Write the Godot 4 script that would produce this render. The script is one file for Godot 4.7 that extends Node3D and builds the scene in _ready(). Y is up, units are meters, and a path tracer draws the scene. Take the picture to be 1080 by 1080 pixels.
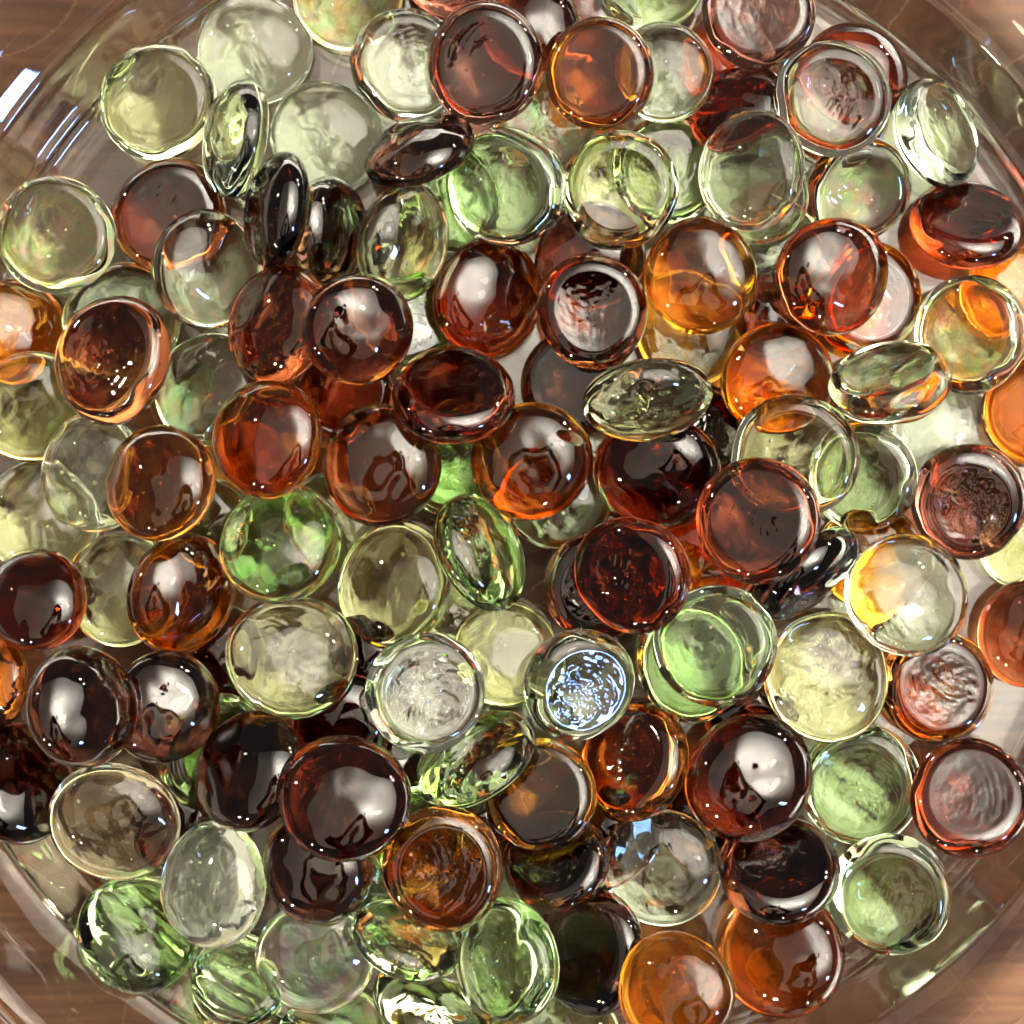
extends Node3D
# Glass gems in a round clear dish on a brown wooden table, seen from straight above.
# Lengths in the gem table below are millimetres; MM turns them into metres.

const MM := 0.001
const DISH := Vector3(2.8, 0.0, -3.4)      # centre of the dish, mm

# One row for each gem: foot x, y, z and radius in mm; direction its domed side faces; glass; flat side up; how crinkled its flat side is; what it looks like and where it lies.
const GEMS := [
	[-58.69, 8.00, -67.56, 9.78, 0.056, -0.996, -0.065, "gy", true, 1.0, "clear pale green gem, flat side up, against the dish wall, with a yellow centre"],
	[-42.81, -0.10, -76.72, 9.50, 0.001, 1.000, -0.001, "gh", false, 1.0, "hazy grey-green domed gem at the top edge, beside the upright green gem"],
	[-42.05, 9.18, -60.79, 9.74, -0.926, 0.362, -0.108, "gr", false, 1.0, "bright green gem tipped on its edge beside the hazy grey-green dome"],
	[-30.79, -0.09, -62.02, 9.56, 0.002, 1.000, 0.003, "gh", false, 1.0, "hazy pale domed gem above the two black-brown gems standing on edge"],
	[-56.63, 7.64, -48.70, 9.55, 0.009, -0.998, -0.062, "am", true, 1.0, "amber gem, flat side up, half mauve and half orange, under a clear dome"],
	[-74.91, 10.26, -45.59, 9.79, -0.009, -1.000, -0.006, "gy", true, 1.0, "yellow-green gem, flat side up, alone beside the dish wall above an orange gem"],
	[-35.45, 13.64, -48.52, 9.25, -0.892, 0.437, -0.120, "bk", false, 1.0, "black-brown gem standing on edge, first of two side by side"],
	[-32.39, 6.98, -46.44, 9.06, 0.876, 0.469, 0.113, "bk", false, 1.0, "black-brown gem standing on edge, second of two, nearer the tilted olive gem"],
	[-51.42, 7.44, -39.77, 10.02, 0.574, 0.816, 0.078, "gc", false, 1.0, "clear grey-green dome with a blue glint, overlapping the half orange amber gem"],
	[-64.71, 0.46, -31.43, 9.88, 0.036, 0.996, -0.082, "gr", false, 1.0, "green gem mostly hidden behind the big flat amber disc"],
	[-83.67, 2.44, -29.73, 9.19, 0.389, 0.920, 0.048, "or", false, 1.0, "bright orange domed gem cut by the picture edge, beside the big amber disc"],
	[-65.43, 18.98, -25.04, 10.42, 0.343, -0.926, 0.154, "am", true, 1.0, "large flat-side-up amber disc with dark rim and swirled orange face"],
	[-35.97, 12.60, -30.02, 9.82, -0.602, 0.790, -0.119, "dr", false, 1.0, "dark red-brown dome with glowing orange upper edge, above the first amber dome"],
	[-25.54, 19.46, -29.73, 9.09, 0.351, 0.907, 0.233, "dr", false, 1.0, "very dark brown dome lying over the end of the upright black gem"],
	[-27.04, 1.45, -86.21, 9.21, 0.035, 0.968, 0.248, "gy", false, 1.0, "yellow-green gem cut by the top edge beside the rippled clear gem"],
	[-16.79, 9.00, -73.27, 9.49, -0.112, -0.988, -0.110, "gc", true, 1.0, "clear green-rimmed gem, flat side up, with white ripples in its face"],
	[-4.49, 17.58, -72.24, 9.75, 0.080, -0.990, -0.117, "dm", true, 1.0, "dark mauve-brown gem, flat side up, largest brown disc at the top edge"],
	[-9.71, 2.72, -87.57, 8.11, 0.008, 0.890, -0.456, "dk", false, 1.0, "nearly black gem peeking in at the top edge above the mauve disc"],
	[3.30, 5.36, -79.17, 8.13, -0.087, 0.982, -0.166, "dr", false, 1.0, "dark brown gem wedged behind the two brown discs at the top"],
	[13.73, 19.39, -70.47, 8.99, 0.149, -0.986, -0.071, "ab", true, 1.0, "round amber disc, flat side up, with curved orange streaks"],
	[22.93, 6.74, -88.66, 9.10, 0.033, 0.955, 0.296, "gr", false, 1.0, "pale green gem cut by the top edge above a clear green dome"],
	[25.13, 8.88, -71.69, 8.18, -0.073, 0.997, -0.024, "gc", false, 1.0, "pale green dome partly behind the orange-streaked amber disc"],
	[39.78, 13.88, -81.43, 9.22, 0.110, -0.994, 0.022, "dm", true, 1.0, "brown disc, flat side up, with pale rings, at the top edge"],
	[35.41, -0.01, -74.55, 8.24, 0.002, 1.000, 0.022, "or", false, 1.0, "orange gem glowing under the brown disc with pale rings"],
	[37.92, 8.55, -64.52, 8.30, -0.272, 0.880, -0.389, "dr", false, 1.0, "dark red dome tucked behind two clear green gems near the top"],
	[51.56, 20.45, -66.18, 9.40, 0.007, -0.993, -0.117, "gi", true, 1.0, "pale green iridescent disc with violet and tan patches, near the top edge"],
	[39.98, 17.84, -54.53, 9.53, -0.564, 0.826, -0.023, "gc", false, 1.0, "clear sparkling green dome below the dark red tucked-in gem"],
	[55.88, 6.41, -71.59, 8.61, 0.067, 0.995, -0.079, "dr", false, 1.0, "brown gem peeking from behind the iridescent green disc by the dish wall"],
	[71.42, 9.02, -62.92, 9.12, -0.648, -0.727, 0.227, "gr", true, 1.0, "green gem tilted flat side toward the dish wall, thick rim showing"],
	[57.47, 8.70, -51.99, 9.12, -0.198, -0.910, -0.365, "gi", true, 1.0, "clear gem with cream swirled face under the iridescent disc"],
	[74.84, 9.42, -49.19, 9.50, -0.012, -0.729, 0.685, "dr", true, 1.0, "deep red-brown disc tilted with a thick black rim below it, by the wall"],
	[83.37, 0.60, -36.91, 8.56, 0.129, 0.992, 0.001, "or", false, 1.0, "orange gem glowing at the picture edge under the deep red disc"],
	[73.26, 12.43, -29.13, 9.86, 0.555, -0.831, 0.029, "gy", true, 1.0, "green gem, flat side up, with golden rings in its face, near the edge"],
	[50.93, 10.58, -38.69, 9.77, 0.367, 0.922, 0.124, "am", false, 1.0, "mauve-amber dome lying over a dark-rimmed orange disc"],
	[59.08, 7.90, -35.11, 9.50, -0.167, -0.986, -0.020, "or", true, 1.0, "orange disc with black rim, mostly covered by the mauve-amber dome"],
	[30.67, 11.78, -38.41, 9.38, -0.047, 0.996, 0.080, "ob", false, 1.0, "bright orange-amber dome near the middle top, beside the dark flat disc"],
	[17.44, 15.03, -52.30, 9.68, 0.026, -0.997, -0.068, "gy", true, 1.0, "large yellow-green iridescent disc, flat side up, above the orange dome"],
	[-2.05, 14.84, -52.65, 10.02, 0.342, -0.934, -0.101, "gr", true, 1.0, "round soft green disc beside the yellow-green iridescent disc"],
	[-14.13, 13.65, -56.04, 9.12, -0.290, 0.498, -0.818, "bk", false, 1.0, "dark brown gem tipped on edge with a red striped glint"],
	[-19.96, 12.76, -44.28, 9.77, 0.760, 0.603, 0.241, "gy", false, 1.0, "olive green gem tilted, between the black upright gem and amber dome"],
	[-9.23, -0.09, -51.57, 8.57, -0.004, 1.000, -0.002, "gr", false, 1.0, "pale green gem glimpsed under the soft green disc"],
	[5.35, -0.05, -64.84, 8.58, -0.000, 1.000, 0.009, "gh", false, 1.0, "cloudy pale gem in the gap under the orange-streaked disc"],
	[25.79, 7.32, -56.42, 9.03, -0.086, -0.996, -0.015, "gr", true, 1.0, "green gem mostly hidden behind the large yellow-green disc"],
	[-5.21, 3.36, -35.68, 9.80, 0.435, 0.889, 0.144, "am", false, 1.0, "amber dome with a white dot and orange lower rim, beside the dark disc"],
	[13.05, 13.99, -32.69, 9.25, 0.034, -0.999, -0.016, "dr", true, 1.0, "near-black red disc, flat side up, between the amber dome and orange dome"],
	[12.95, 1.05, -42.63, 9.21, -0.005, 0.982, 0.190, "dm", false, 1.0, "brown gem mostly hidden under the near-black red disc"],
	[-17.39, 7.85, -31.88, 9.18, -0.284, -0.958, -0.041, "ge", true, 1.0, "vivid green rim showing behind the very dark brown dome"],
	[-9.43, 16.40, -20.99, 9.89, -0.017, -0.757, 0.653, "dr", true, 1.0, "tilted dark red disc with thick black rim, flat side up, topmost at centre"],
	[-38.30, 14.50, -11.66, 9.56, -0.361, 0.930, -0.072, "ab", false, 1.0, "amber dome with yellow edge, above the bright green dome"],
	[-20.97, 8.71, -7.67, 9.88, -0.096, 0.995, 0.030, "am", false, 1.0, "amber dome under the edge of the tilted dark red disc, orange specks"],
	[3.20, 7.78, -8.69, 9.85, -0.013, 0.992, 0.123, "ab", false, 1.0, "smooth light amber dome with a dark reflection, just below centre top"],
	[24.50, 6.61, -7.61, 10.40, -0.226, 0.874, 0.430, "dr", false, 1.0, "red-brown dome partly covered by the oval green gem"],
	[21.15, 23.03, -20.68, 10.21, 0.095, 0.427, 0.899, "gy", false, 1.0, "oval pale green gem tilted over the red-brown dome"],
	[29.47, 3.49, -30.02, 9.44, -0.054, 0.998, -0.019, "gc", false, 1.0, "clear pale gem mostly under the orange dome and near-black disc"],
	[43.07, 6.68, -22.20, 9.31, 0.118, 0.984, 0.136, "ob", false, 1.0, "orange-edged amber dome between the mauve dome and clear green disc"],
	[9.61, 7.12, -21.26, 8.73, 0.101, -0.994, 0.033, "dk", true, 1.0, "black-rimmed gem with a silvery face below the near-black red disc"],
	[31.66, 6.95, -13.13, 8.09, -0.296, -0.955, -0.001, "dk", true, 1.0, "dark gem edge showing behind the oval pale green gem"],
	[45.50, 18.19, -8.56, 10.29, 0.097, -0.986, -0.137, "gy", true, 1.0, "large clear green disc, flat side up, touching the dark swirled disc"],
	[56.25, 11.62, -5.49, 9.27, 0.388, -0.903, -0.184, "gr", true, 1.0, "green ring-edged gem under the large clear green disc"],
	[60.75, 16.48, -23.63, 10.19, 0.170, -0.506, 0.845, "gr", true, 1.0, "oval green gem tilted back, thick rim below, above a pale dome"],
	[71.62, 0.07, -13.01, 9.55, 0.028, 0.999, 0.025, "gh", false, 1.0, "pale hazy dome half under the oval tilted green gem"],
	[86.30, 4.85, -16.35, 9.11, 0.009, 1.000, -0.015, "ab", false, 1.0, "amber gem cut by the picture edge beside the pale hazy dome"],
	[74.76, 12.07, -1.07, 9.66, 0.036, -0.976, -0.214, "dm", true, 2.2, "brown disc, flat side up, with a silvery crinkled face, near the edge"],
	[38.11, 24.73, 0.85, 10.25, 0.354, -0.923, 0.151, "dr", true, 1.0, "large dark swirled red disc with raised rim, flat side up"],
	[45.85, 12.34, 7.59, 9.99, 0.586, 0.254, 0.769, "bk", false, 1.0, "black gem standing on edge under the large dark swirled disc"],
	[63.46, 9.54, 14.32, 10.45, 0.237, 0.934, -0.268, "gc", false, 3.0, "large clear dome with white sparkle and orange spot beside the white gap"],
	[59.63, -0.09, 7.59, 9.07, -0.000, 1.000, -0.001, "or", false, 2.5, "orange gem glimpsed above the large sparkling clear dome"],
	[86.12, 2.70, 19.61, 9.16, -0.120, 0.988, 0.101, "am", false, 1.0, "brown gem cut by the picture edge below the white gap"],
	[70.61, 7.94, 29.06, 9.60, -0.153, -0.986, -0.063, "ab", true, 1.8, "brown disc with a bright orange glow and silvery grain, by two clear domes"],
	[50.91, 7.08, 27.05, 10.57, 0.168, 0.986, -0.022, "gy", false, 3.0, "yellow-green dome with a large grainy white sparkle"],
	[32.40, 17.78, 21.43, 10.03, 0.181, -0.982, 0.051, "gr", true, 1.0, "bright green smooth gem lying on another green gem"],
	[29.59, 9.87, 24.55, 9.63, 0.090, -0.994, 0.069, "gr", true, 1.0, "dark green rim of the lower of two stacked green gems"],
	[17.93, 18.02, 10.64, 9.94, 0.500, -0.850, -0.163, "dr", true, 2.5, "wrinkled red-brown disc, flat side up, over a second brown disc"],
	[13.89, 8.72, 12.32, 9.01, 0.067, -0.997, -0.049, "dm", true, 2.5, "mauve-brown disc partly under the wrinkled red-brown disc"],
	[7.71, -0.09, -2.70, 9.07, 0.000, 1.000, 0.002, "gr", false, 1.0, "green gem peeking from under the smooth light amber dome"],
	[-7.56, 9.49, 7.65, 9.89, 0.773, 0.523, -0.358, "ge", false, 1.0, "oval green gem tilted, in the middle between yellow dome and gap"],
	[-17.71, 8.00, 12.20, 10.24, -0.480, 0.872, -0.098, "gy", false, 1.0, "yellow-tinted clear dome with golden glow, left of the oval green gem"],
	[-36.79, 11.24, 6.00, 10.17, -0.228, 0.924, -0.306, "ge", false, 1.0, "vivid green dome with a bright lime glow below the amber dome"],
	[-36.16, 10.43, 24.58, 10.65, 0.136, 0.915, -0.379, "gy", false, 1.0, "large pale lime dome with white sparkles below the vivid green dome"],
	[-48.05, 0.57, 23.53, 8.56, -0.133, 0.991, 0.016, "dm", false, 1.0, "dark amber gem glimpsed beside the large pale lime dome"],
	[-13.27, 20.88, 28.83, 9.77, -0.221, -0.972, 0.083, "gc", true, 3.0, "green-rimmed clear disc filled with white sparkle"],
	[-1.35, 6.25, 23.90, 8.77, 0.125, 0.968, -0.219, "gy", false, 1.0, "small pale gem between the white sparkling disc and blue sparkling disc"],
	[11.89, 15.91, 28.76, 9.43, -0.356, -0.901, -0.247, "gc", true, 2.4, "green-rimmed clear disc with blue and white crinkled sparkle"],
	[-4.46, 12.41, 42.50, 10.29, -0.487, 0.430, -0.760, "ge", false, 1.0, "green gem tipped on edge below the white sparkling disc"],
	[-27.46, 5.80, 34.08, 8.40, -0.117, 0.980, 0.164, "dr", false, 1.0, "dark brown gem peeking out above the big glossy brown dome"],
	[-26.26, 24.18, 46.18, 10.38, -0.067, 0.944, -0.325, "dr", false, 1.0, "big glossy brown dome with orange glow on one side"],
	[-40.66, 14.82, 42.49, 9.90, -0.534, 0.803, -0.263, "dk", false, 1.0, "dark grey-brown dome tilted over a green ring"],
	[-47.10, 10.42, 39.72, 10.22, -0.428, -0.901, -0.064, "ge", true, 1.0, "green ring-edged gem partly under the dark grey-brown dome"],
	[-56.53, 13.77, 31.36, 9.01, 0.209, 0.978, 0.021, "dk", false, 1.0, "black-brown dome with photographer reflection, second of a dark pair"],
	[-69.63, 25.24, 31.43, 9.74, 0.632, 0.739, -0.231, "dk", false, 1.0, "black-brown oval dome by the wall with a small red lobe below"],
	[-77.08, 8.16, 14.86, 8.71, -0.248, 0.940, -0.236, "dr", false, 1.0, "purple-brown dome with orange lower edge, cut by the picture edge"],
	[-55.37, 10.37, 12.62, 9.85, 0.566, 0.799, 0.202, "ab", false, 1.0, "tilted amber-brown egg-shaped gem below another amber dome"],
	[-54.87, 19.53, -4.33, 9.52, -0.421, 0.900, -0.117, "ab", false, 1.0, "dark amber dome with a flame-orange side, below the large flat disc"],
	[-67.30, 9.08, -6.56, 9.53, -0.292, 0.954, 0.075, "gc", false, 1.0, "clear gem with white streaks behind the flame-sided amber dome"],
	[-79.37, 5.33, -18.23, 9.69, 0.139, 0.932, 0.335, "gy", false, 1.0, "clear yellow-green dome near the picture edge under the large amber disc"],
	[-48.65, 3.19, -19.61, 9.79, -0.375, 0.897, -0.235, "gc", false, 1.0, "clear grey dome between the amber disc and first amber dome"],
	[-78.00, 0.02, 0.93, 9.88, 0.022, 1.000, -0.019, "gy", false, 1.0, "olive clear dome near the edge above the purple-brown dome"],
	[-64.07, 3.52, 12.63, 9.42, -0.048, 0.999, -0.005, "gy", false, 1.0, "pale clear dome with rainbow specks beside the egg-shaped amber gem"],
	[-82.75, 5.01, 27.89, 7.86, -0.786, 0.618, -0.031, "ab", false, 1.0, "amber gem at the picture edge with orange side, between two dark gems"],
	[-82.89, 5.47, 45.47, 10.06, 0.619, 0.732, -0.287, "dk", false, 1.0, "black-brown gem tilted against the dish wall with orange edge"],
	[-64.91, 7.63, 49.50, 10.61, -0.025, 0.939, 0.344, "gt", false, 1.0, "clear dome reflecting tan and brown, beside the tilted black-brown gem"],
	[-46.36, 11.72, 61.02, 10.43, -0.629, 0.762, -0.153, "gh", false, 1.0, "hazy sage green dome near the lower dish wall"],
	[-62.28, 3.75, 70.69, 10.16, 0.271, 0.868, -0.416, "ge", false, 1.0, "deep green gem tilted against the lower dish wall"],
	[-31.15, 15.00, 57.04, 9.12, -0.051, 0.997, 0.054, "dk", false, 1.0, "dark brown dome under the big glossy brown dome"],
	[-31.79, 7.80, 71.74, 9.96, -0.079, 0.960, 0.269, "gh", false, 1.0, "cloudy green dome below the dark brown dome"],
	[-45.00, 6.87, 76.85, 8.21, 0.038, -0.944, 0.327, "ge", true, 1.0, "green gem wedged low between the sage dome and cloudy dome"],
	[-18.11, 14.46, 71.61, 9.30, 0.376, 0.393, -0.839, "gr", false, 1.0, "oval green gem tipped below the rippled amber disc"],
	[-11.10, 22.59, 57.35, 9.98, 0.004, -0.997, -0.076, "ab", true, 1.6, "rippled amber disc with pale rim, flat side up, lower middle"],
	[4.35, 14.79, 45.67, 9.18, 0.153, -0.979, 0.136, "ag", true, 1.0, "disc half orange and half near-black green, with black rim"],
	[18.41, 11.96, 39.93, 9.86, 0.531, -0.806, 0.260, "ab", true, 1.0, "amber disc with orange streaks and thick dark rim, under blue sparkle"],
	[6.36, 11.95, 56.00, 8.93, 0.327, -0.831, 0.449, "dk", true, 1.0, "black-rimmed disc tilted under the half orange disc"],
	[11.08, 11.99, 71.90, 10.42, 0.629, -0.775, 0.051, "bk", true, 1.0, "very dark brown disc at the lower edge beside the thick green ring"],
	[-2.80, 20.22, 72.06, 10.21, 0.650, -0.755, 0.089, "ge", true, 1.0, "green gem tilted, thick bright green ring on one side, at lower edge"],
	[-13.84, 8.82, 83.87, 10.58, 0.350, 0.364, -0.863, "ge", false, 1.0, "green oval gem at the bottom edge with vivid green end"],
	[27.01, 18.85, 76.66, 9.50, -0.317, 0.943, -0.099, "or", false, 1.0, "bright yellow-orange dome cut by the bottom edge"],
	[45.77, 3.75, 73.25, 10.81, -0.440, 0.883, -0.162, "ab", false, 1.0, "amber dome with orange grain glow near the bottom edge"],
	[43.60, 13.12, 56.42, 9.97, -0.010, -0.787, 0.617, "dk", true, 1.0, "black-rimmed brown disc tilted, stacked between two amber domes"],
	[38.53, 9.13, 43.18, 10.53, 0.004, 1.000, 0.020, "dr", false, 1.0, "large glossy red-brown dome with white dot, above the tilted black-rimmed disc"],
	[24.56, 5.81, 58.07, 9.91, -0.032, 0.998, 0.059, "gc", false, 1.0, "pale clear dome with green sparkle between dark discs"],
	[56.91, 8.61, 45.50, 10.18, 0.208, -0.964, -0.164, "gr", true, 1.0, "clear green disc beside the large glossy red-brown dome"],
	[74.03, 16.16, 45.32, 9.99, 0.109, -0.917, 0.383, "dr", true, 1.0, "brown disc, flat side up, with silvery patch, against the dish wall"],
	[62.13, 10.39, 63.45, 10.27, 0.002, -0.983, -0.182, "gr", true, 1.0, "clear green disc with lime rim, nearest the lower dish wall"],
	[-29.61, 3.02, 88.16, 9.03, -0.001, 0.885, -0.466, "gr", false, 1.0, "pale green gem barely showing at the bottom edge below the cloudy dome"],
	[9.05, 2.43, 87.51, 8.54, 0.005, 0.914, -0.406, "gr", false, 1.0, "green gem barely showing at the bottom edge beside the dark brown disc"],
	[-16.09, 12.20, 52.89, 8.42, 0.210, -0.974, 0.087, "ge", true, 1.0, "green edge showing above the rippled amber disc"],
	[-20.21, 0.04, 43.75, 8.56, 0.041, 0.999, -0.000, "dr", false, 1.0, "dark gem hidden between the glossy brown dome and edge-on green gem"],
	[-27.96, 7.26, -19.43, 8.56, -0.026, -0.962, 0.272, "am", true, 1.0, "brown disc showing between the dark brown dome and two amber domes"],
	[-9.40, 7.36, -6.75, 8.56, -0.014, -0.954, -0.298, "ge", true, 1.0, "green-banded gem below the tilted dark red disc"],
	[32.78, 0.04, 7.56, 8.90, -0.027, 1.000, -0.001, "or", false, 1.0, "orange gem glowing between the wrinkled disc and dark swirled disc"],
	[85.34, -0.01, 4.86, 7.92, -0.019, 1.000, 0.006, "gy", false, 2.2, "olive gem at the picture edge below the silvery crinkled disc"],
	[17.10, -0.07, 53.54, 7.92, 0.002, 1.000, 0.008, "dk", false, 1.0, "dark gem under the pale clear dome with green sparkle"],
	[-43.59, -0.06, -9.65, 8.24, -0.003, 1.000, 0.012, "gc", false, 1.0, "clear gem glimpsed below the amber dome with yellow edge"],
	[40.61, -0.06, 33.63, 8.57, -0.003, 1.000, 0.009, "dr", false, 1.0, "red-brown gem glimpsed between yellow-green dome and glossy brown dome"],
	[42.00, 4.59, -42.88, 8.76, -0.068, 0.984, -0.166, "gc", false, 1.0, "pale gem glimpsed between the bright orange-amber dome and mauve-amber dome"],
	[-23.91, 0.94, 24.08, 8.47, -0.105, 0.994, 0.012, "dr", false, 1.0, "dark red gem in the gap between yellow-tinted dome and white sparkling disc"],
	[-29.59, -0.09, 1.86, 8.58, 0.002, 1.000, 0.000, "gy", false, 1.0, "yellow-green gem glimpsed between the vivid green dome and amber dome"],
	[-49.69, 2.43, 2.11, 8.81, -0.092, 0.974, 0.206, "gr", false, 1.0, "green gem glimpsed behind the vivid green dome and egg-shaped amber gem"],
	[-4.65, -0.04, 51.10, 8.25, 0.002, 1.000, 0.012, "dm", false, 1.0, "dark gem in the gap above the half orange disc and rippled disc"],
	[32.19, 0.11, 51.26, 8.17, 0.006, 0.999, 0.044, "dk", false, 1.0, "dark gem in the gap below the large glossy red-brown dome"],
	[-54.73, -0.09, 51.55, 8.57, 0.001, 1.000, 0.005, "dr", false, 1.0, "orange-red gem glimpsed between the tan dome and green ring-edged gem"],
	[13.45, -0.09, -81.75, 8.25, 0.000, 1.000, 0.002, "dm", false, 1.0, "dark brown gem glimpsed above the orange-streaked amber disc"],
	[40.49, 9.31, -51.02, 8.30, -0.083, 0.964, -0.255, "gc", false, 1.0, "pale gem lying under the clear sparkling green dome near the top"],
	[54.07, -0.08, -66.55, 8.90, 0.001, 1.000, 0.006, "gr", false, 1.0, "pale green gem lying under the iridescent disc near the top edge"],
	[-10.15, -0.02, 17.67, 8.24, -0.001, 1.000, 0.021, "gy", false, 1.0, "pale yellow gem glimpsed below the oval green gem in the middle"],
	[1.67, -0.09, 35.41, 8.25, -0.000, 1.000, 0.002, "gr", false, 1.0, "green gem glimpsed between the white and blue sparkling discs"],
	[43.27, -0.08, -32.82, 8.24, -0.001, 1.000, 0.007, "dr", false, 1.0, "dark red gem glimpsed between three amber domes on the upper side"],
	[-22.80, 0.39, 63.92, 8.24, 0.001, 0.996, 0.089, "gr", false, 1.0, "green gem glimpsed between the dark brown dome and rippled disc"],
]

var glass_of := {}
var smudge_map: ImageTexture


func _ready() -> void:
	setup_camera()
	setup_light()
	build_table()
	build_dish()
	build_gems()
	build_photographer()
	build_pendant()


func setup_camera() -> void:
	var cam := Camera3D.new()
	cam.name = "camera"
	add_child(cam)
	cam.position = Vector3(0, 490, 0) * MM
	cam.rotation_degrees = Vector3(-90, 0, 0)
	cam.fov = 2.0 * rad_to_deg(atan(540.0 * 0.155 / 480.0))
	cam.near = 0.02
	cam.far = 20.0
	cam.current = true
	var lens := CameraAttributesPhysical.new()
	lens.frustum_focal_length = 24.0 / (2.0 * 540.0 * 0.155 / 480.0)
	lens.frustum_focus_distance = 0.472
	lens.exposure_aperture = 20.0
	cam.attributes = lens


func lamp_area(called: String, at: Vector3, size: Vector2, energy: float, color: Color, target := Vector3.ZERO) -> void:
	var l := AreaLight3D.new()
	l.name = called
	l.area_size = size
	l.area_normalize_energy = true
	l.light_energy = energy
	l.light_color = color
	l.shadow_enabled = true
	l.area_range = 8.0
	add_child(l)
	l.look_at_from_position(at, target, Vector3(0, 0, -1) if absf((target - at).normalized().y) > 0.9 else Vector3.UP)


func lamp_small(called: String, at: Vector3, size: float, energy: float, color: Color) -> void:
	var l := OmniLight3D.new()
	l.name = called
	l.light_size = size
	l.light_energy = energy
	l.light_color = color
	l.omni_range = 8.0
	l.omni_attenuation = 2.0
	l.shadow_enabled = true
	add_child(l, true)
	l.position = at


func setup_light() -> void:
	var e := Environment.new()
	e.background_mode = Environment.BG_COLOR
	e.background_color = Color(0.36, 0.345, 0.33)
	e.background_energy_multiplier = 1.0
	e.tonemap_mode = Environment.TONE_MAPPER_LINEAR
	e.tonemap_exposure = 1.45
	e.sdfgi_enabled = true
	e.ssao_enabled = true
	e.ssil_enabled = true
	var w := WorldEnvironment.new()
	w.name = "surroundings"
	w.environment = e
	add_child(w)
	# a flash beside the camera thrown up at the white ceiling, its own bright dot, and a small bluish window
	var flash := SpotLight3D.new()
	flash.name = "bounce_flash"
	flash.light_color = Color(1.0, 0.975, 0.92)
	flash.light_energy = 84.0
	flash.light_size = 0.03
	flash.spot_angle = 60.0
	flash.spot_angle_attenuation = 1.0
	flash.spot_range = 8.0
	flash.spot_attenuation = 2.0
	flash.shadow_enabled = true
	add_child(flash)
	flash.look_at_from_position(Vector3(0.105, 0.66, -0.04), Vector3(1.25, 1.8, -0.95), Vector3.RIGHT)
	var plaster := StandardMaterial3D.new()
	plaster.albedo_color = Color(0.90, 0.90, 0.89)
	plaster.roughness = 0.95
	var slab := BoxMesh.new()
	slab.size = Vector3(4.2, 0.06, 4.0)
	slab.material = plaster
	var ceiling := MeshInstance3D.new()
	ceiling.name = "ceiling"
	ceiling.mesh = slab
	ceiling.position = Vector3(0.3, 1.84, -0.2)
	ceiling.set_meta("kind", "structure")
	add_child(ceiling)
	lamp_area("window_light", Vector3(0.85, 0.75, 0.62), Vector2(0.11, 0.18), 0.5, Color(0.50, 0.65, 1.0))
	for p in [Vector3(1.5, 0.9, -1.3), Vector3(1.25, 0.8, -1.5), Vector3(-1.3, 0.7, 1.2), Vector3(-1.0, 0.75, 1.5), Vector3(0.4, 0.8, 1.9), Vector3(-1.7, 0.9, -0.9)]:
		lamp_small("ceiling_spot", p, 0.035, 0.5, Color(1.0, 0.95, 0.86))


func tag(o: Node3D, label: String, category: String, group := "", kind := "") -> void:
	if label:
		o.set_meta("label", label)
	if category:
		o.set_meta("category", category)
	if group:
		o.set_meta("group", group)
	if kind:
		o.set_meta("kind", kind)


func noise_of(seed_: int, freq: float, octaves := 3) -> FastNoiseLite:
	var n := FastNoiseLite.new()
	n.seed = seed_
	n.noise_type = FastNoiseLite.TYPE_SIMPLEX_SMOOTH
	n.frequency = freq
	n.fractal_octaves = octaves
	return n


# A closed surface of rings of points: rings[i] has segs points, the first and last ring are single poles.
func ring_mesh(rings: Array, segs: int, pole_a: Vector3, pole_b: Vector3, mat: Material) -> ArrayMesh:
	var v := PackedVector3Array()
	for r in rings:
		v.append_array(r)
	var a := v.size()
	v.append(pole_a)
	v.append(pole_b)
	var idx := PackedInt32Array()
	var n := rings.size()
	for i in n - 1:
		for j in segs:
			var k := (j + 1) % segs
			idx.append_array([i * segs + j, i * segs + k, (i + 1) * segs + j, i * segs + k, (i + 1) * segs + k, (i + 1) * segs + j])
	for j in segs:
		var k := (j + 1) % segs
		idx.append_array([a, k, j, a + 1, (n - 1) * segs + j, (n - 1) * segs + k])
	return indexed(v, idx, mat)


func indexed(v: PackedVector3Array, idx: PackedInt32Array, mat: Material) -> ArrayMesh:
	var nor := PackedVector3Array()
	nor.resize(v.size())
	for t in range(0, idx.size(), 3):
		var a := v[idx[t]]
		var f := (v[idx[t + 2]] - a).cross(v[idx[t + 1]] - a)
		nor[idx[t]] += f
		nor[idx[t + 1]] += f
		nor[idx[t + 2]] += f
	for i in nor.size():
		nor[i] = nor[i].normalized()
	var arr := []
	arr.resize(Mesh.ARRAY_MAX)
	arr[Mesh.ARRAY_VERTEX] = v
	arr[Mesh.ARRAY_NORMAL] = nor
	arr[Mesh.ARRAY_INDEX] = idx
	var m := ArrayMesh.new()
	m.add_surface_from_arrays(Mesh.PRIMITIVE_TRIANGLES, arr)
	m.surface_set_material(0, mat)
	return m


func smudges() -> ImageTexture:
	if smudge_map == null:
		var a := noise_of(41, 0.012, 4)
		var b := noise_of(42, 0.09, 2)
		var im := Image.create(512, 512, false, Image.FORMAT_L8)
		for y in 512:
			for x in 512:
				var s := smoothstep(0.05, 0.5, a.get_noise_2d(x, y)) * (0.55 + 0.9 * b.get_noise_2d(x * 0.4, y * 1.6))
				im.set_pixel(x, y, Color(s, s, s))
		smudge_map = ImageTexture.create_from_image(im)
	return smudge_map


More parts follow.
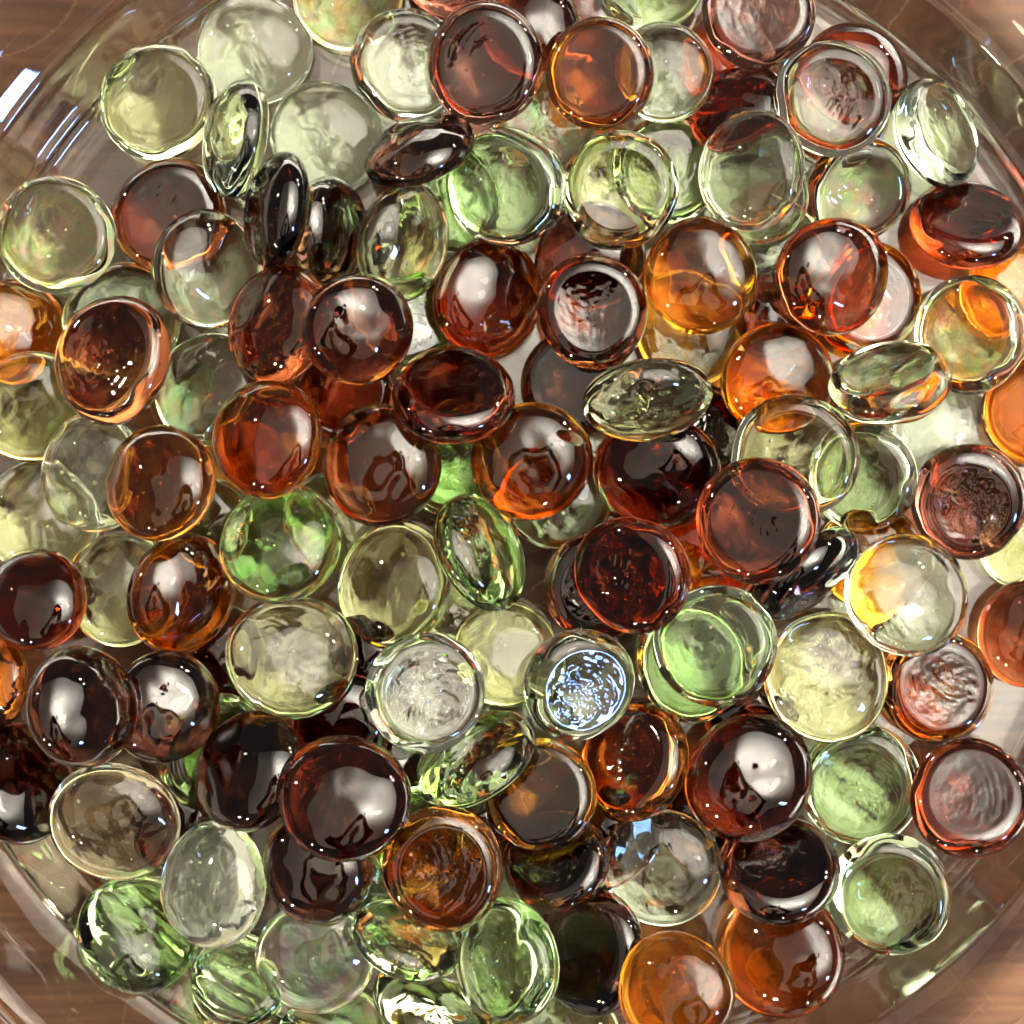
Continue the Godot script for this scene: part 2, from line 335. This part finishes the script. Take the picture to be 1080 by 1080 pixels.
func glass(color: Color, rough := 0.0, milky := 0.0) -> StandardMaterial3D:
	var m := StandardMaterial3D.new()
	m.transparency = BaseMaterial3D.TRANSPARENCY_ALPHA
	m.refraction_enabled = true
	m.refraction_scale = 0.052
	var c := color.linear_to_srgb()
	c.a = milky
	m.albedo_color = c
	m.roughness = rough
	if rough > 0.0:
		m.roughness_texture = smudges()
		m.uv1_triplanar = true
		m.uv1_scale = Vector3.ONE * 26.0
	return m


func build_table() -> void:
	var w := 1024
	var grain := noise_of(11, 0.012, 4)
	var fine := noise_of(12, 0.05, 3)
	var big := noise_of(13, 0.004, 3)
	var im := Image.create(w, w, false, Image.FORMAT_RGB8)
	for y in w:
		for x in w:
			var warp := 14.0 * big.get_noise_2d(x, y)
			var g := 0.5 + 0.5 * grain.get_noise_2d(x * 0.22, y * 2.2 + warp)
			var f := 0.5 + 0.5 * fine.get_noise_2d(x * 0.15, y * 3.0 + warp)
			var b := 0.5 + 0.5 * big.get_noise_2d(x + 3000.0, y)
			var t := clampf(0.45 * g + 0.30 * f + 0.35 * b - 0.05, 0.0, 1.0)
			im.set_pixel(x, y, Color(0.22, 0.125, 0.085).lerp(Color(0.46, 0.32, 0.215), clampf((t - 0.3) * 1.9, 0.0, 1.0)))
	# fine pale scratches
	var rng := RandomNumberGenerator.new()
	rng.seed = 77
	for k in 230:
		var p := Vector2(rng.randf() * w, rng.randf() * w)
		var dir := rng.randf() * TAU
		var bend := rng.randf_range(-0.02, 0.02)
		var tone := rng.randf_range(0.12, 0.5)
		for s in rng.randi_range(20, 140):
			p += Vector2(cos(dir), sin(dir))
			dir += bend
			var xi := posmod(int(p.x), w)
			var yi := posmod(int(p.y), w)
			im.set_pixel(xi, yi, im.get_pixel(xi, yi).lerp(Color(0.66, 0.58, 0.48), tone))
	var m := StandardMaterial3D.new()
	m.albedo_texture = ImageTexture.create_from_image(im)
	m.uv1_triplanar = true
	m.uv1_world_triplanar = true
	m.uv1_scale = Vector3.ONE * 3.2
	m.uv1_offset = Vector3.ONE * 0.5
	m.roughness = 0.42
	m.metallic_specular = 0.3
	var top := BoxMesh.new()
	top.size = Vector3(1.1, 0.03, 0.8)
	top.material = m
	var o := MeshInstance3D.new()
	o.name = "table_top"
	o.mesh = top
	o.position = Vector3(0, -0.0066 - 0.015, 0)
	add_child(o)
	tag(o, "brown wooden table top with fine scratches under the glass dish", "table", "", "structure")


func build_dish() -> void:
	# inner side from the middle outwards, over the rim, and back along the outer side: radius, height in mm
	var prof := PackedVector2Array([
		Vector2(30, 0), Vector2(60, 0), Vector2(85, 0), Vector2(91, 0.05), Vector2(94, 0.3), Vector2(95.6, 0.8), Vector2(96.4, 1.5), Vector2(96.9, 2.3), Vector2(97.4, 2.8), Vector2(98.1, 3.0), Vector2(98.8, 3.4), Vector2(100.0, 4.6), Vector2(102.0, 6.8), Vector2(103.4, 8.4), Vector2(103.9, 9.2), Vector2(104.5, 9.6), Vector2(105.3, 9.8), Vector2(108.0, 11.9), Vector2(112.0, 15.0), Vector2(115.2, 17.4),
		Vector2(116.6, 18.6), Vector2(118.0, 19.2), Vector2(119.6, 18.8), Vector2(120.4, 17.4), Vector2(120.0, 15.8),
		Vector2(117.5, 13.6), Vector2(113.5, 10.6), Vector2(109.5, 7.4), Vector2(107.6, 5.6), Vector2(106.8, 4.6), Vector2(106.0, 4.2), Vector2(104.8, 3.2), Vector2(103.0, 0.6), Vector2(101.6, -2.0), Vector2(100.6, -4.4), Vector2(99.4, -5.8), Vector2(98.0, -6.4), Vector2(96.0, -6.5),
		Vector2(93.5, -6.4), Vector2(92.2, -5.6), Vector2(90.5, -4.6), Vector2(87, -4.2), Vector2(70, -4.1), Vector2(40, -4.1), Vector2(20, -4.1)])
	var segs := 220
	var wob := noise_of(31, 0.9, 2)
	var rings := []
	for p in prof:
		var ring := PackedVector3Array()
		for j in segs:
			var a := TAU * j / segs
			var c := Vector3(cos(a), 0, sin(a))
			var k := 1.0 + 0.0016 * wob.get_noise_3d(c.x * 2.0, p.y * 0.1, c.z * 2.0)
			var dy := 0.08 * wob.get_noise_3d(c.x * p.x * 0.05, 9.0, c.z * p.x * 0.05) if p.y < 8.0 and p.y > -1.0 and p.x < 92 else 0.0
			ring.append(Vector3(c.x * p.x * k, p.y + dy, c.z * p.x * k) * MM)
		rings.append(ring)
	var o := MeshInstance3D.new()
	o.name = "glass_dish"
	o.mesh = ring_mesh(rings, segs, Vector3(0, 0, 0), Vector3(0, -4.1, 0) * MM, glass(Color(0.95, 0.955, 0.93)))
	o.position = DISH * MM
	add_child(o)
	tag(o, "round clear glass dish with sloping wall holding all the gems", "dish")


func build_gems() -> void:
	var hue := {
		"gc": Color(0.87, 0.94, 0.78), "gr": Color(0.76, 0.91, 0.62), "ge": Color(0.64, 0.87, 0.45), "gy": Color(0.88, 0.92, 0.60), "gh": Color(0.82, 0.89, 0.74), "gi": Color(0.90, 0.92, 0.76), "gt": Color(0.86, 0.80, 0.62),
		"am": Color(0.36, 0.11, 0.04), "ab": Color(0.45, 0.128, 0.017), "or": Color(0.84, 0.31, 0.022), "ob": Color(0.70, 0.235, 0.02), "dr": Color(0.24, 0.042, 0.016), "dm": Color(0.30, 0.125, 0.09), "dk": Color(0.12, 0.038, 0.024), "bk": Color(0.055, 0.022, 0.016), "ag": Color(0.50, 0.22, 0.03),
	}
	var rng := RandomNumberGenerator.new()
	rng.seed = 4
	var n := 0
	for g in GEMS:
		var at := Vector3(g[0], g[1], g[2]) * MM
		var up := Vector3(g[4], g[5], g[6]).normalized()
		var kind: String = g[7]
		var key := "cloudy" if kind == "gh" else "clear"
		if not glass_of.has(key):
			glass_of[key] = glass(Color.WHITE, 0.16, 0.025 if kind == "gh" else 0.0)
			glass_of[key].vertex_color_use_as_albedo = true
		var o := MeshInstance3D.new()
		o.name = "glass_gem" if n == 0 else "glass_gem_%03d" % n
		o.mesh = gem_mesh(g[3], 1000 + n, g[8], g[9], hue[kind], kind == "gi" or n % 9 == 5 and kind[0] == "g", glass_of[key])
		add_child(o)
		var x := up.cross(Vector3(cos(n * 2.4), 0.13, sin(n * 2.4))).normalized()
		o.transform = Transform3D(Basis(x, up, x.cross(up)), at)
		tag(o, g[10], "glass gem", "green glass gems in the dish" if kind[0] == "g" else "amber and brown glass gems in the dish")
		n += 1


# One flattened glass gem of radius r mm: flat, faintly dished and wrinkled underneath, a round shoulder, a low dome.
func gem_mesh(r: float, seed_: int, shows_flat: bool, crinkle: float, tint: Color, rainbow: bool, mat: Material) -> ArrayMesh:
	var rng := RandomNumberGenerator.new()
	rng.seed = seed_
	var lump := noise_of(seed_, 1.0, 2)
	var crease := noise_of(seed_ + 7, 1.0, 3)
	var grit := noise_of(seed_ + 19, 9.0, 2)
	var segs := 96 if shows_flat else 80
	var flat_n := 28 if shows_flat else 20
	var e1 := rng.randf_range(0.008, 0.034)
	var e2 := rng.randf_range(0.004, 0.018)
	var p1 := rng.randf() * TAU
	var p2 := rng.randf() * TAU
	var tall := rng.randf_range(0.76, 0.86)
	var flat_r := rng.randf_range(0.66, 0.74)
	var dish := rng.randf_range(0.01, 0.035)
	var wr := rng.randf_range(0.002, 0.009) if shows_flat else rng.randf_range(0.002, 0.009)
	wr *= crinkle
	var off := Vector2(rng.randf_range(-0.05, 0.05), rng.randf_range(-0.05, 0.05))
	var swirl := Vector2(rng.randf_range(-0.5, 0.5), rng.randf_range(-0.5, 0.5))
	var prof := PackedVector2Array()
	for i in range(1, flat_n + 1):
		var q := flat_r * i / flat_n
		prof.append(Vector2(q, dish * (1.0 - pow(q / flat_r, 2.0))))
	var sh := 1.0 - flat_r
	for i in range(1, 10):
		var t := PI / 2 * i / 10.0
		prof.append(Vector2(flat_r + sh * sin(t), 0.30 - 0.30 * cos(t)))
	for i in range(0, 17):
		var q := cos(PI / 2 * i / 17.0)
		prof.append(Vector2(q, 0.30 + (tall - 0.30) * pow(maxf(0.0, 1.0 - pow(q, 2.15)), 1.0 / 2.15)))
	var rings := []
	var pn := prof.size()
	for i in pn:
		var p := prof[i]
		var ring := PackedVector3Array()
		var dome := i >= flat_n + 9
		for j in segs:
			var a := TAU * j / segs
			var k := 1.0 + e1 * cos(2.0 * a + p1) + e2 * cos(3.0 * a + p2)
			var x := p.x * k * cos(a)
			var z := p.x * k * sin(a)
			var y := p.y
			if i < flat_n:
				var fade := smoothstep(1.0, 0.8, p.x / flat_r)
				var d := Vector2(x, z) - swirl
				y += fade * wr * (crease.get_noise_2d(x * 2.2, z * 2.2) + 0.55 * crease.get_noise_2d(d.length() * 9.0, atan2(d.y, d.x) * 0.9 + 5.0) + 0.22 * grit.get_noise_2d(x, z))
			else:
				y *= 1.0 + 0.05 * lump.get_noise_3d(x, y, z)
				if dome:
					var lift := (p.y - 0.30) / (tall - 0.30)
					x += off.x * lift
					z += off.y * lift
			ring.append(Vector3(x, y, z) * r * MM)
		rings.append(ring)
	var top := Vector3(off.x, tall * (1.0 + 0.05 * lump.get_noise_3d(0, tall, 0)), off.y) * r * MM
	var m := ring_mesh(rings, segs, Vector3(0, dish, 0) * r * MM, top, mat)
	# a few seed bubbles of air caught in the glass
	var arr := m.surface_get_arrays(0)
	var v: PackedVector3Array = arr[Mesh.ARRAY_VERTEX]
	var nor: PackedVector3Array = arr[Mesh.ARRAY_NORMAL]
	var idx: PackedInt32Array = arr[Mesh.ARRAY_INDEX]
	for b in rng.randi_range(0, 5):
		var ang := rng.randf() * TAU
		var c := Vector3(cos(ang), 0, sin(ang)) * rng.randf_range(0.0, 0.62) * r + Vector3(0, rng.randf_range(0.12, 0.5) * r, 0)
		var br := rng.randf_range(0.012, 0.034) * r
		var first := v.size()
		for i in 7:
			for j in 10:
				var d := Vector3(sin(PI * i / 6.0) * cos(TAU * j / 10.0), cos(PI * i / 6.0), sin(PI * i / 6.0) * sin(TAU * j / 10.0))
				v.append((c + d * br) * MM)
				nor.append(-d)
		for i in 6:
			for j in 10:
				var k := (j + 1) % 10
				var p00 := first + i * 10 + j
				var p01 := first + i * 10 + k
				idx.append_array([p00, p01, p00 + 10, p01, p01 + 10, p00 + 10])
	# the melt is streaky: denser and thinner colour in drawn-out swirls; some gems carry a rainbow coating in patches
	var cols := PackedColorArray()
	var depth := rng.randf_range(0.82, 1.2)
	var streak := noise_of(seed_ + 31, 1.6, 3)
	var turn := Basis(Vector3(rng.randf() - 0.5, rng.randf() - 0.5, rng.randf() - 0.5).normalized(), rng.randf() * TAU)
	for p in v:
		var q := turn * (p / (r * MM))
		var k := depth * (1.0 + 0.45 * streak.get_noise_3d(q.x * 0.5 + 0.3 * sin(q.z * 3.0), q.y * 2.2, q.z))
		var c := Color(pow(tint.r, k), pow(tint.g, k), pow(tint.b, k))
		if rainbow:
			var f := lump.get_noise_3d(q.x * 1.3 + 9.0, q.y * 1.3, q.z * 1.3)
			c = c * Color.from_hsv(fposmod(0.6 + 1.1 * f, 1.0), 0.30 * smoothstep(0.0, 0.25, absf(f)), 1.0)
		cols.append(c)
	arr = []
	arr.resize(Mesh.ARRAY_MAX)
	arr[Mesh.ARRAY_COLOR] = cols
	arr[Mesh.ARRAY_VERTEX] = v
	arr[Mesh.ARRAY_NORMAL] = nor
	arr[Mesh.ARRAY_INDEX] = idx
	var whole := ArrayMesh.new()
	whole.add_surface_from_arrays(Mesh.PRIMITIVE_TRIANGLES, arr)
	whole.surface_set_material(0, mat)
	return whole


# ---- the photographer bending over the dish, whom every dome mirrors ----

func capsule_distance(p: Vector3, a: Vector3, b: Vector3, ra: float, rb: float) -> float:
	var ab := b - a
	var t := clampf((p - a).dot(ab) / maxf(ab.length_squared(), 1e-9), 0.0, 1.0)
	return p.distance_to(a + ab * t) - lerpf(ra, rb, t)


# Meshes the smooth union of tapered bones [from, to, radius, radius] inside a box as surface nets, into v and idx.
func surface_nets(bones: Array, lo: Vector3, hi: Vector3, cell: float, blend: float, v: PackedVector3Array, idx: PackedInt32Array) -> Array:
	var nx := int((hi.x - lo.x) / cell) + 2
	var ny := int((hi.y - lo.y) / cell) + 2
	var nz := int((hi.z - lo.z) / cell) + 2
	var f := PackedFloat32Array()
	f.resize(nx * ny * nz)
	f.fill(1.0)
	for bone in bones:
		var r: float = maxf(bone[2], bone[3]) + blend + 2.0 * cell
		var p0: Vector3 = (Vector3(minf(bone[0].x, bone[1].x), minf(bone[0].y, bone[1].y), minf(bone[0].z, bone[1].z)) - Vector3.ONE * r - lo) / cell
		var p1: Vector3 = (Vector3(maxf(bone[0].x, bone[1].x), maxf(bone[0].y, bone[1].y), maxf(bone[0].z, bone[1].z)) + Vector3.ONE * r - lo) / cell
		for z in range(maxi(0, int(p0.z)), mini(nz, int(p1.z) + 1)):
			for y in range(maxi(0, int(p0.y)), mini(ny, int(p1.y) + 1)):
				for x in range(maxi(0, int(p0.x)), mini(nx, int(p1.x) + 1)):
					var at := (z * ny + y) * nx + x
					var d := capsule_distance(lo + Vector3(x, y, z) * cell, bone[0], bone[1], bone[2], bone[3])
					var h := maxf(blend - absf(d - f[at]), 0.0) / blend
					f[at] = minf(d, f[at]) - h * h * blend * 0.25
	var id := PackedInt32Array()
	id.resize(nx * ny * nz)
	id.fill(-1)
	for z in nz - 1:
		for y in ny - 1:
			for x in nx - 1:
				var at := (z * ny + y) * nx + x
				var sum := Vector3.ZERO
				var hits := 0
				for e in 12:
					var c0: int = [0, 2, 4, 6, 0, 1, 4, 5, 0, 1, 2, 3][e]
					var c1: int = c0 + (1 if e < 4 else 2 if e < 8 else 4)
					var q0 := Vector3(c0 & 1, (c0 >> 1) & 1, c0 >> 2)
					var q1 := Vector3(c1 & 1, (c1 >> 1) & 1, c1 >> 2)
					var f0 := f[at + int(q0.x) + int(q0.y) * nx + int(q0.z) * nx * ny]
					var f1 := f[at + int(q1.x) + int(q1.y) * nx + int(q1.z) * nx * ny]
					if (f0 < 0.0) != (f1 < 0.0):
						sum += q0.lerp(q1, f0 / (f0 - f1))
						hits += 1
				if hits:
					id[at] = v.size()
					v.append(lo + (Vector3(x, y, z) + sum / hits) * cell)
	var step := [1, nx, nx * ny]
	for z in range(1, nz - 1):
		for y in range(1, ny - 1):
			for x in range(1, nx - 1):
				var at := (z * ny + y) * nx + x
				for axis in 3:
					var s0: int = step[axis]
					if (f[at] < 0.0) == (f[at + s0] < 0.0):
						continue
					var u: int = step[(axis + 1) % 3]
					var w: int = step[(axis + 2) % 3]
					var q := [id[at], id[at - u], id[at - u - w], id[at - w]]
					if q.min() < 0:
						continue
					if f[at] < 0.0:
						q.reverse()
					idx.append_array([q[0], q[1], q[2], q[0], q[2], q[3]])
	return [v, idx]


func build_photographer() -> void:
	var bones := [
		[Vector3(-0.07, -0.02, 0.84), Vector3(0.07, -0.02, 0.84), 0.13, 0.13],
		[Vector3(0, 0.0, 0.82), Vector3(0, 0.42, 0.68), 0.14, 0.15],
		[Vector3(-0.10, 0.58, 0.58), Vector3(0.10, 0.58, 0.58), 0.115, 0.115],
		[Vector3(0, 0.42, 0.68), Vector3(0, 0.60, 0.57), 0.15, 0.12],
		[Vector3(0, 0.66, 0.52), Vector3(0, 0.79, 0.38), 0.06, 0.052],
		[Vector3(0.01, 0.80, 0.24), Vector3(0.01, 0.88, 0.32), 0.070, 0.092],
		[Vector3(0.01, 0.775, 0.245), Vector3(0.01, 0.768, 0.262), 0.016, 0.014],
	]
	for s in [-1.0, 1.0]:
		var elbow := Vector3(0.245 * s, 0.56, 0.34)
		var wrist := Vector3(0.125 * s, 0.64, 0.13)
		bones.append([Vector3(0.18 * s, 0.61, 0.56), elbow, 0.062, 0.046])
		bones.append([elbow, wrist, 0.045, 0.030])
		bones.append([wrist, Vector3(0.10 * s, 0.645, 0.075), 0.029, 0.032])
		bones.append([Vector3(0.085 * s, 0.84, 0.31), Vector3(0.092 * s, 0.86, 0.325), 0.018, 0.022])
		bones.append([Vector3(0.09 * s, -0.04, 0.84), Vector3(0.11 * s, -0.40, 0.88), 0.092, 0.065])
		bones.append([Vector3(0.11 * s, -0.40, 0.88), Vector3(0.11 * s, -0.70, 0.93), 0.062, 0.042])
		bones.append([Vector3(0.11 * s, -0.71, 0.95), Vector3(0.12 * s, -0.72, 0.78), 0.042, 0.034])
	var v := PackedVector3Array()
	var idx := PackedInt32Array()
	var got := surface_nets(bones, Vector3(-0.42, -0.80, 0.02), Vector3(0.42, 1.02, 1.06), 0.017, 0.05, v, idx)
	for s in [-1.0, 1.0]:
		var hand := [[Vector3(0.125 * s, 0.64, 0.13), Vector3(0.105 * s, 0.645, 0.08), 0.026, 0.026]]
		for k in 4:
			var root := Vector3(0.10 * s, 0.667 - 0.018 * k, 0.072)
			var mid := Vector3(0.088 * s, 0.668 - 0.020 * k, 0.035)
			var tip := mid + Vector3(-0.022 * s, 0.0, -0.016 - 0.004 * (1.5 - absf(k - 1.5)))
			hand.append([root, mid, 0.0095, 0.0088])
			hand.append([mid, tip, 0.0086, 0.0072])
		hand.append([Vector3(0.115 * s, 0.672, 0.095), Vector3(0.085 * s, 0.690, 0.075), 0.012, 0.010])
		hand.append([Vector3(0.085 * s, 0.690, 0.075), Vector3(0.060 * s, 0.688, 0.058), 0.0098, 0.0082])
		var c := Vector3(0.10 * s, 0.645, 0.07)
		got = surface_nets(hand, c - Vector3(0.075, 0.075, 0.085), c + Vector3(0.075, 0.075, 0.085), 0.004, 0.010, got[0], got[1])
	var m := StandardMaterial3D.new()
	m.vertex_color_use_as_albedo = true
	m.roughness = 0.85
	var mesh := indexed(got[0], got[1], m)
	var arr := mesh.surface_get_arrays(0)
	var cols := PackedColorArray()
	for p in arr[Mesh.ARRAY_VERTEX]:
		var skin: bool = p.y > 0.74 or (p.z < 0.15 and p.y > 0.5)
		cols.append(Color(0.30, 0.17, 0.11) if skin else Color(0.035, 0.034, 0.04) if p.y > 0.0 else Color(0.03, 0.035, 0.06))
	arr[Mesh.ARRAY_COLOR] = cols
	mesh = ArrayMesh.new()
	mesh.add_surface_from_arrays(Mesh.PRIMITIVE_TRIANGLES, arr)
	mesh.surface_set_material(0, m)
	var who := Node3D.new()
	who.name = "person"
	add_child(who)
	tag(who, "person in dark clothes bending over the dish, mirrored in the domes", "person")
	var body := MeshInstance3D.new()
	body.name = "body"
	body.mesh = mesh
	who.add_child(body)
	var hair := MeshInstance3D.new()
	hair.name = "hair"
	var cap := PackedVector3Array()
	var rings := []
	var strands := noise_of(5, 20.0, 2)
	for i in range(1, 11):
		var ring := PackedVector3Array()
		var t := PI * 0.62 * i / 10.0
		for j in 40:
			var a := TAU * j / 40.0
			var d := Vector3(sin(t) * cos(a), cos(t), sin(t) * sin(a))
			ring.append(d * (0.105 + 0.006 * strands.get_noise_3dv(d)))
		rings.append(ring)
	var hm := StandardMaterial3D.new()
	hm.albedo_color = Color(0.13, 0.09, 0.07)
	hm.roughness = 0.7
	hair.mesh = ring_mesh(rings, 40, Vector3(0, 0.107, 0), Vector3(0, -0.02, 0), hm)
	hair.position = Vector3(0.01, 0.885, 0.325)
	hair.rotation_degrees = Vector3(38, 0, 0)
	who.add_child(hair)
	build_camera_in_hand()


func part_box(called: String, size: Vector3, at: Vector3, m: Material, parent: Node3D) -> void:
	var b := BoxMesh.new()
	b.size = size
	b.material = m
	var o := MeshInstance3D.new()
	o.name = called
	o.mesh = b
	o.position = at
	parent.add_child(o, true)


func build_camera_in_hand() -> void:
	var black := StandardMaterial3D.new()
	black.albedo_color = Color(0.14, 0.14, 0.145)
	black.roughness = 0.5
	var c := Node3D.new()
	c.name = "photo_camera"
	c.position = Vector3(0, 0.655, 0.03)
	add_child(c)
	tag(c, "black camera held over the dish, lens pointing down, flash at its side", "camera")
	part_box("camera_body", Vector3(0.125, 0.05, 0.085), Vector3.ZERO, black, c)
	part_box("flash_head", Vector3(0.03, 0.045, 0.05), Vector3(0.095, 0.005, -0.062), black, c)
	for k in 3:
		var ring := CylinderMesh.new()
		ring.top_radius = 0.033 + 0.001 * k
		ring.bottom_radius = 0.032 + 0.0015 * k
		ring.height = 0.022
		ring.material = black
		var o := MeshInstance3D.new()
		o.name = "lens_barrel"
		o.mesh = ring
		o.position = Vector3(0, -0.036 - 0.0225 * k, -0.03)
		c.add_child(o, true)


# the round white lamp that shows as one bright dot in every dome
func build_pendant() -> void:
	var at := Vector3(0.66, 1.10, -0.06)
	var t := Node3D.new()
	t.name = "pendant_lamp"
	t.position = at
	add_child(t)
	tag(t, "round white globe lamp hanging from the ceiling, mirrored as a bright dot", "lamp")
	var glow := StandardMaterial3D.new()
	glow.albedo_color = Color(0.9, 0.9, 0.88)
	glow.emission_enabled = true
	glow.emission = Color(1.0, 0.98, 0.95)
	glow.emission_energy_multiplier = 4.0
	var ball := SphereMesh.new()
	ball.radius = 0.105
	ball.height = 0.21
	ball.material = glow
	var globe := MeshInstance3D.new()
	globe.name = "globe"
	globe.mesh = ball
	t.add_child(globe)
	var dark := StandardMaterial3D.new()
	dark.albedo_color = Color(0.2, 0.2, 0.2)
	for k in 2:
		var c := CylinderMesh.new()
		c.top_radius = [0.016, 0.003][k]
		c.bottom_radius = [0.022, 0.003][k]
		c.height = [0.04, 0.64][k]
		c.material = dark
		var o := MeshInstance3D.new()
		o.name = ["lamp_cap", "cord"][k]
		o.mesh = c
		o.position = Vector3(0, [0.12, 0.45][k], 0)
		t.add_child(o)
	lamp_small("pendant_light", at, 0.10, 2.4, Color(1.0, 0.95, 0.86))
